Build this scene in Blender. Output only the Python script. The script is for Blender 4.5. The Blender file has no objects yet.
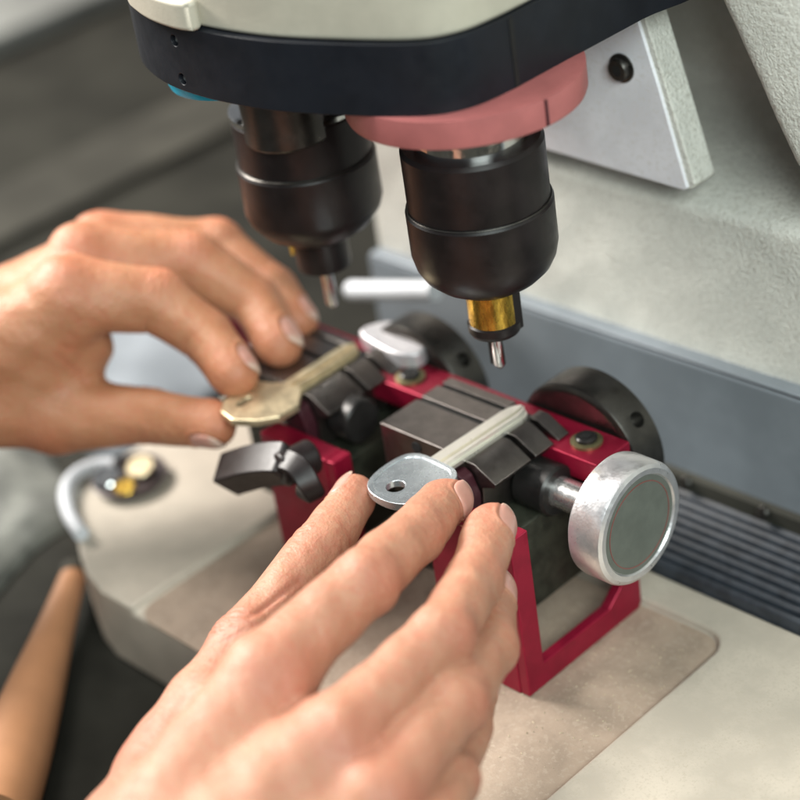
import bpy, bmesh, math, random
import numpy as np
from mathutils import Vector, Matrix, Euler
random.seed(4); rng = np.random.default_rng(4)
SC = bpy.context.scene
COL = SC.collection
MM = 0.001                                   # everything below is written in millimetres

# ---------------------------------------------------------------- camera
TH, PH, RO, FPX = math.radians(31.0), math.radians(49.5), math.radians(9.2), 1900.0
_h = np.array([math.cos(PH), math.sin(PH), 0]); _g = np.array([-math.sin(PH), math.cos(PH), 0]); _z = np.array([0, 0, 1.0])
CW = math.cos(TH)*_g - math.sin(TH)*_z
_u = math.sin(TH)*_g + math.cos(TH)*_z
CR = _h*math.cos(RO) - _u*math.sin(RO)
CU = _u*math.cos(RO) + _h*math.sin(RO)
CP = np.array([350.301, -315.094, 303.409])
cam_d = bpy.data.cameras.new('camera'); cam = bpy.data.objects.new('camera', cam_d); COL.objects.link(cam)
cam.matrix_world = Matrix(((CR[0], CU[0], -CW[0], CP[0]*MM), (CR[1], CU[1], -CW[1], CP[1]*MM), (CR[2], CU[2], -CW[2], CP[2]*MM), (0, 0, 0, 1)))
cam_d.sensor_width = 36; cam_d.lens = 36*FPX/800; cam_d.clip_start = 0.01; cam_d.clip_end = 50
cam_d.dof.use_dof = True; cam_d.dof.focus_distance = 0.533; cam_d.dof.aperture_fstop = 6.0; cam_d.dof.aperture_blades = 0
SC.camera = cam

# ---------------------------------------------------------------- light
W = bpy.data.worlds.new("World"); SC.world = W; W.use_nodes = True
bgn = W.node_tree.nodes['Background']; bgn.inputs[0].default_value = (0.90, 0.95, 1.0, 1); bgn.inputs[1].default_value = 0.25
def area(name, loc, target, size, power, col=(1, 1, 1), sy=None):
    d = bpy.data.lights.new(name, 'AREA'); o = bpy.data.objects.new(name, d); COL.objects.link(o)
    d.energy = power; d.color = col; d.shape = 'RECTANGLE'; d.size = size*MM; d.size_y = (sy or size)*MM
    l = Vector(loc)*MM; o.location = l
    o.rotation_euler = (Vector(target)*MM - l).to_track_quat('-Z', 'Y').to_euler()
    return o
area('window_light', (-1120, -230, 820), (-20, 20, 30), 560, 56, (1.0, 0.955, 0.895), 420)
area('room_light', (760, -420, 620), (0, 60, 20), 520, 14.5, (0.88, 1.0, 0.97), 420)
area('overhead_light', (-250, -150, 1050), (0, 20, 0), 420, 10, (1, 0.98, 0.94))
SC.view_settings.view_transform = 'Standard'; SC.view_settings.look = 'None'
SC.view_settings.exposure = -0.27; SC.view_settings.gamma = 1.0
try:
    SC.cycles.use_denoising = True
except Exception: pass

# ---------------------------------------------------------------- materials
def mat(name, base, rough=0.5, metal=0.0, var=0.12, vscale=12.0, bump=0.0, bscale=2.0, bdist=0.3, coat=0.0,
        col2=None, speck=None, sspeck=1.2, rvar=0.0, stretch=(1, 1, 1), spec=0.5, cmix=(0.4, 0.6)):
    m = bpy.data.materials.new(name); m.use_nodes = True
    N = m.node_tree.nodes; L = m.node_tree.links; p = N['Principled BSDF']
    tc = N.new('ShaderNodeTexCoord'); mp = N.new('ShaderNodeMapping'); mp.vector_type = 'POINT'
    mp.inputs['Scale'].default_value = (1000*stretch[0], 1000*stretch[1], 1000*stretch[2])
    L.new(tc.outputs['Object'], mp.inputs['Vector'])
    def noise(scale, det=4, rough_=0.6):
        n = N.new('ShaderNodeTexNoise'); n.inputs['Scale'].default_value = 1.0/scale
        n.inputs['Detail'].default_value = det; n.inputs['Roughness'].default_value = rough_
        L.new(mp.outputs[0], n.inputs['Vector']); return n
    def ramp(sock, a, b, ca, cb):
        r = N.new('ShaderNodeValToRGB'); r.color_ramp.elements[0].position = a; r.color_ramp.elements[1].position = b
        r.color_ramp.elements[0].color = (*ca, 1); r.color_ramp.elements[1].color = (*cb, 1); L.new(sock, r.inputs[0]); return r
    c2 = col2 or tuple(min(1, c*(1+var)) for c in base); c1 = base if col2 else tuple(c*(1-var) for c in base)
    n1 = noise(vscale); cr = ramp(n1.outputs[0], cmix[0], cmix[1], c1, c2); colsock = cr.outputs[0]
    if speck:
        n2 = noise(sspeck, 2, 0.7); r2 = ramp(n2.outputs[0], 0.36, 0.46, (1, 1, 1), (0, 0, 0))
        mx = N.new('ShaderNodeMix'); mx.data_type = 'RGBA'; L.new(r2.outputs[0], mx.inputs[0])
        L.new(colsock, mx.inputs[6]); mx.inputs[7].default_value = (*speck, 1); colsock = mx.outputs[2]
    L.new(colsock, p.inputs['Base Color'])
    p.inputs['Metallic'].default_value = metal; p.inputs['Specular IOR Level'].default_value = spec
    p.inputs['Coat Weight'].default_value = coat
    rs = rvar or 0.08
    n3 = noise(vscale*0.35, 5); mr = N.new('ShaderNodeMapRange'); L.new(n3.outputs[0], mr.inputs[0])
    mr.inputs[1].default_value = 0.3; mr.inputs[2].default_value = 0.7
    mr.inputs[3].default_value = max(0.03, rough-rs); mr.inputs[4].default_value = min(1, rough+rs)
    L.new(mr.outputs[0], p.inputs['Roughness'])
    if bump:
        nb = noise(bscale, 5, 0.65); b = N.new('ShaderNodeBump'); b.inputs['Strength'].default_value = bump
        b.inputs['Distance'].default_value = bdist*MM; L.new(nb.outputs[0], b.inputs['Height']); L.new(b.outputs[0], p.inputs['Normal'])
    m['_c'] = 1
    return m

M = dict(
 jaw=mat('oxide_steel_jaw', (0.21, 0.19, 0.178), 0.36, 1.0, 0.10, 6, 0.05, 0.6, 0.08, rvar=0.05),
 oxide=mat('black_oxide_steel', (0.030, 0.028, 0.027), 0.36, 0.55, 0.2, 8, 0.06, 0.7, 0.1),
 chuck=mat('chuck_black', (0.012, 0.0085, 0.0085), 0.38, 0.0, 0.25, 10, 0.05, 0.8, 0.1, rvar=0.05, spec=0.35),
 wheel=mat('handwheel_steel', (0.085, 0.079, 0.072), 0.34, 0.9, 0.15, 9, 0.1, 0.5, 0.1),
 olive=mat('oily_steel', (0.035, 0.037, 0.026), 0.5, 0.3, 0.4, 7, 0.2, 1.5, 0.3),
 red=mat('red_anodised', (0.30, 0.008, 0.034), 0.36, 0.5, 0.1, 10, 0.06, 0.5, 0.1),
 pink=mat('faded_red_collar', (0.40, 0.125, 0.12), 0.5, 0.0, 0.08, 14, 0.05, 1.0, 0.1),
 silver=mat('turned_aluminium', (0.78, 0.76, 0.77), 0.34, 0.85, 0.05, 7, 0.25, 0.7, 0.25),
 chrome=mat('polished_steel', (0.75, 0.74, 0.73), 0.12, 1.0, 0.05, 6),
 face=mat('knob_insert_grey', (0.135, 0.145, 0.125), 0.4, 0.2, 0.08, 9, 0.04, 0.4, 0.1),
 brass=mat('brass_sleeve', (0.62, 0.40, 0.07), 0.28, 0.9, 0.3, 2.2, 0.25, 0.8, 0.3, col2=(0.30, 0.18, 0.03), stretch=(1, 1, 0.3)),
 yellow=mat('yellow_mark', (0.85, 0.72, 0.02), 0.4, 0.0),
 keysilver=mat('nickel_silver', (0.90, 0.87, 0.79), 0.33, 0.85, 0.03, 12, 0.0),
 keygold=mat('brass_key', (0.66, 0.55, 0.36), 0.38, 0.8, 0.14, 5, 0.1, 0.4, 0.08),
 cast=mat('painted_casting', (0.66, 0.645, 0.585), 0.5, 0.0, 0.07, 18, 1.0, 1.5, 1.0, speck=(0.52, 0.50, 0.44), sspeck=1.3),
 casting_smooth=mat('head_paint', (0.43, 0.395, 0.32), 0.45, 0.0, 0.05, 14, 0.3, 1.4, 0.25),
 ring=mat('head_plate_dark', (0.0075, 0.009, 0.013), 0.46, 0.0, 0.15, 14, 0.10, 1.2, 0.15, spec=0.3),
 plate=mat('machined_plate', (0.84, 0.83, 0.87), 0.40, 0.2, 0.05, 16, 0.04, 0.7, 0.1, speck=(0.78, 0.76, 0.77), sspeck=1.5),
 slate=mat('slate_panel', (0.20, 0.225, 0.25), 0.42, 0.2, 0.08, 30, 0.05, 1.5, 0.1, rvar=0.05),
 rubber=mat('bellows_rubber', (0.026, 0.031, 0.039), 0.42, 0.0, 0.25, 6, 0.15, 1.2, 0.2),
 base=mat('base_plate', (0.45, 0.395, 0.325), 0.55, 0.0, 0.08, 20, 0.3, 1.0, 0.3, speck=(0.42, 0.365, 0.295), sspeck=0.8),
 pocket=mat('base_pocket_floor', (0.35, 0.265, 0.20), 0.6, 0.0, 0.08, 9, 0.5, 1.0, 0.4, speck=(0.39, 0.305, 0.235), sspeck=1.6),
 maroon=mat('maroon_cheek', (0.05, 0.012, 0.018), 0.4, 0.3),
 washer=mat('washer_olive', (0.24, 0.21, 0.11), 0.42, 0.8),
 clip=mat('bright_clip', (0.62, 0.60, 0.62), 0.45, 0.5, 0.05, 8, 0.1, 1.5, 0.3),
 ringline=mat('ring_line', (0.22, 0.07, 0.06), 0.5),
 shaft=mat('shaft_steel', (0.85, 0.84, 0.83), 0.25, 0.9, 0.03, 6),
 traylight=mat('tray_light', (0.16, 0.162, 0.15), 0.6, 0, 0.2, 60),
 cyan=mat('cyan_ring', (0.01, 0.42, 0.62), 0.4, 0.0),
 bench=mat('bench_top', (0.026, 0.025, 0.020), 0.85, 0.0, 0.3, 60, 0.1, 3, 0.3, col2=(0.013, 0.0125, 0.010), spec=0.12, cmix=(0.35, 0.65)),
 wood=mat('wood_handle', (0.36, 0.17, 0.08), 0.55, 0.0, 0.06, 30),
 white=mat('highlight_white', (0.55, 0.57, 0.60), 0.4, 0.0, 0.03, 20),  # pale colour for the added rim highlight and window reflection
 dish=mat('dark_dish', (0.05, 0.035, 0.035), 0.35, 0.2),
 hole=mat('deep_hole', (0.004, 0.004, 0.004), 0.7),
 grey=mat('grey_tray', (0.040, 0.038, 0.031), 0.85, 0.0, 0.2, 60, spec=0.15),
)
# knurled ring on the knob: fine waves in its bump
def knurl(m, sc=0.9):
    N = m.node_tree.nodes; L = m.node_tree.links; p = N['Principled BSDF']
    tc = N.new('ShaderNodeTexCoord'); mp = N.new('ShaderNodeMapping'); mp.inputs['Scale'].default_value = (1000/sc,)*3
    v = N.new('ShaderNodeTexVoronoi'); v.inputs['Scale'].default_value = 1.0
    L.new(tc.outputs['Object'], mp.inputs[0]); L.new(mp.outputs[0], v.inputs['Vector'])
    b = N.new('ShaderNodeBump'); b.inputs['Strength'].default_value = 0.16; b.inputs['Distance'].default_value = 0.2*MM
    L.new(v.outputs['Distance'], b.inputs['Height']); L.new(b.outputs[0], p.inputs['Normal'])
knurl(M['silver'])

# ---------------------------------------------------------------- object helpers
def tag(o, label=None, cat=None, group=None, kind=None):
    if label: o['label'] = label
    if cat: o['category'] = cat
    if group: o['group'] = group
    if kind: o['kind'] = kind
    return o
def thing(name, label, cat, loc=(0, 0, 0), group=None):
    o = bpy.data.objects.new(name, None); COL.objects.link(o); o.location = Vector(loc)*MM; o.empty_display_size = 0.01
    return tag(o, label, cat, group)
def root_loc(p):
    while p is not None and p.parent is not None: p = p.parent
    return np.array(p.location)/MM if p is not None else np.zeros(3)
def link(name, me, m, parent=None, bevel=0, seg=2, ang=38, smooth=True):
    ms = m if isinstance(m, (list, tuple)) else [m]
    for q in ms: me.materials.append(q)
    o = bpy.data.objects.new(name, me); COL.objects.link(o)
    if smooth:
        me.shade_smooth(); me.set_sharp_from_angle(angle=math.radians(ang))
    if bevel:
        b = o.modifiers.new('bevel', 'BEVEL'); b.width = bevel*MM; b.segments = seg; b.limit_method = 'ANGLE'; b.angle_limit = math.radians(32)
        b.harden_normals = True
    if parent is not None: o.parent = parent
    return o
class MB:
    def __init__(s): s.v = []; s.f = []
    def add(s, v, f):
        n = len(s.v); s.v += [tuple(map(float, q)) for q in v]; s.f += [tuple(i+n for i in q) for q in f]; return s
    def box(s, x0, x1, y0, y1, z0, z1):
        v = [(x, y, z) for z in (z0, z1) for y in (y0, y1) for x in (x0, x1)]
        return s.add(v, [(0, 2, 3, 1), (4, 5, 7, 6), (0, 1, 5, 4), (2, 6, 7, 3), (0, 4, 6, 2), (1, 3, 7, 5)])
    def prism(s, poly, axis, a, b):
        """polygon in the two axes other than `axis` (in xyz order), extruded from a to b"""
        ax = 'xyz'.index(axis); n = len(poly); v = []
        for t in (a, b):
            for p in poly:
                q = list(p); q.insert(ax, t); v.append(q)
        area_ = sum(poly[i][0]*poly[(i+1) % n][1]-poly[(i+1) % n][0]*poly[i][1] for i in range(n))
        flip = (area_ < 0) ^ (ax == 1)
        f = [tuple(range(n))[::-1], tuple(range(n, 2*n))] + [(i, (i+1) % n, n+(i+1) % n, n+i) for i in range(n)]
        if flip: f = [q[::-1] for q in f]
        return s.add(v, f)
    def lathe(s, prof, c, axis=(0, 0, 1), n=64):
        """prof: (radius, distance along the axis from c)"""
        a = np.array(axis, float); a /= np.linalg.norm(a)
        t = np.array([1, 0, 0]) if abs(a[0]) < .9 else np.array([0, 1, 0]); e1 = np.cross(a, t); e1 /= np.linalg.norm(e1); e2 = np.cross(a, e1)
        c = np.array(c, float); v = []; f = []
        for (r, h) in prof:
            for k in range(n):
                th = 2*math.pi*k/n; v.append(c+a*h+(e1*math.cos(th)+e2*math.sin(th))*max(r, 1e-3))
        for i in range(len(prof)-1):
            for k in range(n):
                k2 = (k+1) % n; f.append((i*n+k, i*n+k2, (i+1)*n+k2, (i+1)*n+k))
        f.append(tuple(range(n))[::-1]); f.append(tuple((len(prof)-1)*n+k for k in range(n)))
        return s.add(v, f)
    def tube(s, pts, rad, n=16):
        pts = [np.array(p, float) for p in pts]; rad = rad if hasattr(rad, '__len__') else [rad]*len(pts); v = []; f = []
        ref = np.array([0.13, 0.21, 0.97])
        for i, p in enumerate(pts):
            d = pts[min(i+1, len(pts)-1)]-pts[max(i-1, 0)]; d /= np.linalg.norm(d); e1 = np.cross(d, ref); e1 /= np.linalg.norm(e1); e2 = np.cross(d, e1)
            for k in range(n): th = 2*math.pi*k/n; v.append(p+(e1*math.cos(th)+e2*math.sin(th))*rad[i])
        for i in range(len(pts)-1):
            for k in range(n): k2 = (k+1) % n; f.append((i*n+k, i*n+k2, (i+1)*n+k2, (i+1)*n+k))
        f.append(tuple(range(n))[::-1]); f.append(tuple((len(pts)-1)*n+k for k in range(n)))
        return s.add(v, f)
    def build(s, name, m, parent=None, bevel=0, seg=2, ang=38, smooth=True, fix=True):
        o = root_loc(parent); me = bpy.data.meshes.new(name)
        me.from_pydata([tuple((np.array(q)-o)*MM) for q in s.v], [], s.f)
        if fix:
            bm = bmesh.new(); bm.from_mesh(me); bmesh.ops.recalc_face_normals(bm, faces=bm.faces); bm.to_mesh(me); bm.free()
        me.update(); return link(name, me, m, parent, bevel, seg, ang, smooth)
def boolean(o, cut):
    """subtract mesh-object cut from o for good and delete cut"""
    md = o.modifiers.new('cut', 'BOOLEAN'); md.object = cut; md.solver = 'EXACT'; md.operation = 'DIFFERENCE'
    bpy.context.view_layer.update(); dg = bpy.context.evaluated_depsgraph_get()
    bev = [m_ for m_ in o.modifiers if m_.type == 'BEVEL']; keep = [(b.width, b.segments, b.angle_limit) for b in bev]
    for b in bev: o.modifiers.remove(b)
    bpy.context.view_layer.update(); dg = bpy.context.evaluated_depsgraph_get()
    me = bpy.data.meshes.new_from_object(o.evaluated_get(dg)); o.modifiers.clear(); me.name = o.data.name; o.data = me
    for (w_, s_, a_) in keep:
        b = o.modifiers.new('bevel', 'BEVEL'); b.width = w_; b.segments = s_; b.limit_method = 'ANGLE'; b.angle_limit = a_
    me.shade_smooth(); me.set_sharp_from_angle(angle=math.radians(38))
    bpy.data.objects.remove(cut, do_unlink=True)
    return o
def spline(pts, n=8, closed=True):
    P_ = np.array(pts, float); m = len(P_); out = []
    for i in range(m if closed else m-1):
        if closed: p0, p1, p2, p3 = P_[(i-1) % m], P_[i], P_[(i+1) % m], P_[(i+2) % m]
        else: p0, p1, p2, p3 = P_[max(i-1, 0)], P_[i], P_[i+1], P_[min(i+2, m-1)]
        for k in range(n):
            t = k/n; out.append(0.5*((2*p1)+(-p0+p2)*t+(2*p0-5*p1+4*p2-p3)*t*t+(-p0+3*p1-3*p2+p3)*t**3))
    if not closed: out.append(P_[-1])
    return [tuple(q) for q in out]
def rrect(x0, x1, y0, y1, r, n=6):
    o = []
    for cx, cy, a0 in ((x1-r, y1-r, 0), (x0+r, y1-r, 90), (x0+r, y0+r, 180), (x1-r, y0+r, 270)):
        for k in range(n+1): a = math.radians(a0+90*k/n); o.append((cx+r*math.cos(a), cy+r*math.sin(a)))
    return o

# ================================================================ THE SETTING
bench = MB().box(-1500, 900, -500, 2200, -115, -95).build('workbench_surface', M['bench']); tag(bench, kind='structure')

# ================================================================ MACHINE
mc = thing('key_cutting_machine', 'large key cutting machine, beige head over two dark chucks, grey column behind', 'machine', (0, 60, -95))
# base: frame of the base plate around a shallow pocket
frame = MB()
frame.prism([(330, -59), (330, 53), (-165, 53), (-175, 49), (-179, 40), (-179, -12), (-176, -22), (-169, -31), (-158, -40), (-142, -50), (-130, -56), (-118, -59)], 'z', -94.5, -65)
fo = frame.build('base_plate', M['base'], mc, 1.2, 3)
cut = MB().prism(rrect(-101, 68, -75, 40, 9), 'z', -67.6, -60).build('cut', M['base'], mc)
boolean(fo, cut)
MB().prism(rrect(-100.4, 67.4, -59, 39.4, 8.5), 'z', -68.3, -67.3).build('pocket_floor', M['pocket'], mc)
# bellows
bl = MB(); prof = []; n = 9; y0, y1 = 53.3, 92
for i in range(n):
    ya = y0+(y1-y0)*i/n; d_ = (y1-y0)/n
    prof += [(ya, -65.5), (ya+d_*0.18, -62.2), (ya+d_*0.5, -61.2), (ya+d_*0.8, -62.4), (ya+d_*0.9, -65.0)]
prof += [(y1, -66), (y1, -80), (y0, -80)]
bl.prism(prof, 'x', -150, 330).build('bellows', M['rubber'], mc, 0.35, 2, 30)
# slate panel and its fixing strip
MB().prism([(92.5, -94), (92.5, -12.5), (94, -11.2), (140, -11.2), (140, -94)], 'x', -132, 330).build('lower_panel', M['slate'], mc, 1.0, 3)
st = MB().prism([(90.2, -62), (90.2, -56), (92.6, -55), (92.6, -62)], 'x', -112, 330).build('fixing_strip', M['grey'], mc, 0.3)
for i, x in enumerate((14, 45)):
    MB().lathe([(2.2, 0), (2.2, 1.2), (1.6, 1.9)], (x, 90.0, -57.6), (0, -1, 0.5), 20).build('screw_head', M['wheel'], mc)
# casting column: height field in x-z
def column():
    xs = np.arange(-132, 331, 2.0); zs = np.arange(-12, 330, 2.0)
    X, Z = np.meshgrid(xs, zs, indexing='ij')
    # recess between the plate and the rib: slanting band
    def sst(a, b, t): t = np.clip((t-a)/(b-a), 0, 1); return t*t*(3-2*t)
    edgeR = 31 + (110.3-Z)*0.505             # rib's left border (leans)
    right = sst(-3, 4, edgeR-X)              # 1 left of border
    low = sst(40, 56, Z)
    left = sst(-60, -40, X)
    pocket = right*low*left
    Y = 99 + 60*pocket
    # rib stands a little proud and is rounded along its edge
    rib = sst(0, 12, X-edgeR)*sst(45, 70, Z)
    Y = Y - 9*rib*(1-0.35*sst(20, 60, X-edgeR))
    Y = Y + 0.0006*(X-40)**2*0.0
    # cast unevenness
    for k in range(26):
        fx, fz = rng.normal(0, 0.16, 2); Y = Y + 0.03*np.sin(X*fx+Z*fz+rng.uniform(0, 6.28))
    nx, nz = X.shape; v = np.stack([X, Y, Z], -1).reshape(-1, 3)
    idx = np.arange(nx*nz).reshape(nx, nz)
    f = np.stack([idx[:-1, :-1], idx[1:, :-1], idx[1:, 1:], idx[:-1, 1:]], -1).reshape(-1, 4).tolist()
    # back and sides
    b = v.copy(); b[:, 1] = 200; nv = len(v)
    per = list(idx[:, 0])+list(idx[-1, 1:])+list(idx[-2::-1, -1])+list(idx[0, -2:0:-1])
    f += [(per[i]+nv, per[(i+1) % len(per)]+nv, per[(i+1) % len(per)], per[i]) for i in range(len(per))]
    used = MB(); used.v = [tuple(q) for q in np.concatenate([v, b])]; used.f = [tuple(q) for q in f]
    return used
column().build('column', M['cast'], mc, ang=60, fix=True)
# mounting plate with bolt
pp = [(-70, 53.6), (25, 51.0), (4, 94), (-7, 140), (-70, 140)]
pl = MB().prism([(-70, 54), (20.6, 51.2), (22.3, 52.2), (14.2, 82.5), (7.4, 105.5), (-3, 145), (-70, 145)], 'y', 90, 96.5).build('mounting_plate', M['plate'], mc, 0.6, 3)
tag(pl, 'bright machined plate with a rough cast edge')
MB().prism([(20, 51.4), (22.9, 51.6), (24.6, 53.4), (16.2, 83), (9.4, 106), (-1, 146), (-5, 146), (6, 105), (13, 82)], 'y', 91.0, 101).build('plate_edge', M['cast'], mc, 0.7, 3)
bo = MB().lathe([(4.6, -0.5), (4.6, 0.5), (3.6, 0.6), (3.6, 2.2), (3.1, 2.7)], (0.6, 90, 87), (0, -1, 0), 28).build('bolt', M['wheel'], mc)
MB().lathe([(1.9, 0), (1.9, 0.1)], (0.6, 87.35, 87), (0, -1, 0), 6).build('hex_socket', M['hole'], bo)

# spindle head
ol = spline([(-119, 34), (-115, 10), (-100, -9), (-78, -19.5), (-55, -22.5), (-30, -20), (-8, -13), (12, -4), (20, 5), (22.5, 18), (22.5, 40), (22.5, 75), (22.5, 100), (-20, 104), (-80, 104), (-115, 90), (-120, 60)], 6)
rg = MB().prism(ol, 'z', 111, 131).build('head_plate', M['ring'], mc, 0.9, 3)
for (x, y, z, nx, ny) in ((-63, -21.9, 126, -.05, -1), (-63, -21.9, 114.6, -.05, -1)):
    c = MB().lathe([(1.7, 0), (1.7, 9)], (x, y-2, z), (0.05, 1, 0.0), 20).build('cut', M['hole'], mc); boolean(rg, c)
    MB().lathe([(1.55, 0), (1.2, .6)], (x+.2, y+1.5, z-.1), (0, -1, 0), 18).build('grub_screw', M['chrome'], rg)
MB().box(22.2, 22.9, 21.5, 23.2, 111.3, 130.5).build('seam', M['hole'], rg)
cx_, cy_ = -48, 40
ol2 = [(cx_+(x-cx_)*0.985, cy_+(y-cy_)*0.97) for x, y in ol]
hc = MB().prism(ol2, 'z', 131.1, 215).build('head_casing', M['casting_smooth'], mc, 1.5, 3)
bs = spline([(-88, -16.5), (-78, -21.8), (-66, -24.9), (-54, -25.4), (-50, -22), (-62, -12), (-84, -6)], 4)
MB().prism(bs, 'z', 131.3, 139.5).build('casing_boss', M['casting_smooth'], hc, 2.2, 4)
MB().box(-100, -96.5, -13, 0, 131.3, 215).build('casing_slot', M['hole'], hc)
# collars below the plate
MB().lathe([(33, 0), (33.5, 1.2), (33.5, 8.0), (31, 8.2)], (1, 24, 103), (0, 0, 1), 96).build('spindle_collar', M['pink'], mc, 0, ang=30)
MB().box(22.4, 34.7, 19.6, 20.3, 103.6, 110.8).build('collar_seam', M['maroon'], mc)
MB().lathe([(20, 0), (20.5, 1.2), (20.5, 6.8)], (-74, 5.5, 103.8), (0, 0, 1), 96).build('tracer_collar', M['cyan'], mc, 0, ang=30)
# right chuck
def chuck(c, z, name, r=20.8, brass=True, s=1.0):
    x, y = c
    neck = MB().lathe([(14, 0), (16.5, 0.5), (16.5, 5), (17.5, 5.5), (17.5, 14)], (x, y, z+63)).build('spindle_neck', M['chrome'], mc)
    b = MB().lathe([(9.0, 18.4), (10.6, 18.6), (12.4, 19.8), (15.8, 21.8), (18.7, 24.6), (20.3, 27.6), (21.2, 31.5), (21.2, 44.6), (20.6, 45.4), (20.3, 45.8), (20.3, 63.2), (19.4, 64.4), (16.6, 64.6)], (x, y, z), (0, 0, 1), 96).build(name, M['chuck'], mc, 0, ang=22)
    MB().lathe([(20.7, 45.2), (20.95, 45.5), (20.7, 45.8)], (x, y, z), (0, 0, 1), 96).build('sleeve_ring', M['wheel'], b)
    return b
b1 = chuck((1, 24), 27, 'chuck')
MB().lathe([(7.1, 0), (7.5, 0.5), (7.5, 14)], (1, 24, 33.4), (0, 0, 1), 48).build('brass_sleeve', M['brass'], b1)
MB().lathe([(4.5, 0), (7.3, 1.2), (8.0, 2.4), (8.0, 4.6), (7.2, 5.2)], (1, 24, 28.8), (0, 0, 1), 48).build('collet_ring', M['chuck'], b1, ang=25)
MB().prism([(7.4, 23), (7.3, 28.5), (8.4, 28.5), (8.4, 23)], 'z', 31, 45).build('collet_key', M['chuck'], b1, .3)
ym = MB()
for k in range(7):
    a = math.radians(-150+k*16); ym.lathe([(0.75+.25*math.sin(k*3.1), 0), (0.4, .25)], (1+7.1*math.cos(a), 24+7.1*math.sin(a), 35.0+0.35*math.sin(k*2.1)), (math.cos(a), math.sin(a), 0), 8)
ym.build('paint_marks', M['yellow'], b1)
MB().lathe([(0.15, 0), (1.3, 1.1), (1.9, 2.0), (1.9, 14)], (1, 24, 16.6), (0, 0, 1), 24).build('cutter_bit', M['chrome'], b1)
MB().box(0.9-2.3, 1.1-1.2, 22.5, 23.2, 18.5, 28.5).build('bit_flute', M['oxide'], b1)
# left chuck
lx, ly = -73.5, 25.0
b2 = MB().lathe([(6.4, 30.5), (8.3, 31.5), (8.6, 33), (8.6, 42), (12.5, 43.5), (17.2, 46.5), (20.8, 51), (21.8, 54), (21.8, 69), (21.3, 69.8), (20.9, 70.2), (20.9, 85), (20.2, 86), (15, 86)], (lx, ly, 0), (0, 0, 1), 96).build('tracer_chuck', M['chuck'], mc, 0, ang=22)
MB().lathe([(21.4, 69.6), (21.6, 70.0), (21.2, 70.4)], (lx, ly, 0), (0, 0, 1), 96).build('sleeve_ring', M['wheel'], b2)
MB().lathe([(15, 85), (15.5, 86), (15.5, 112)], (lx, ly, 0), (0, 0, 1), 64).build('spindle_neck', M['oxide'], mc)
MB().lathe([(12.4, 0), (13.2, 1), (13.2, 30)], (lx+7, ly-10.5, 81.5), (0, 0, 1), 64).build('guide_bushing', M['wheel'], mc, ang=25)
MB().lathe([(20.4, 0), (21.1, .4), (21.1, 1.8), (20.2, 2.2)], (lx, ly, 85.6), (0, 0, 1), 64).build('rim_ring', M['chrome'], b2)
MB().lathe([(0.3, 0), (1.7, 1.2), (2.0, 2), (2.0, 18)], (lx, ly, 15.5), (0, 0, 1), 24).build('tracer_pin', M['chrome'], b2)
MB().prism([(lx-8.9, ly-6), (lx-7.0, ly-7.4), (lx-6.2, ly-6.2), (lx-8, ly-5)], 'z', 36, 41).build('brass_insert', M['brass'], b2)

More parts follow.
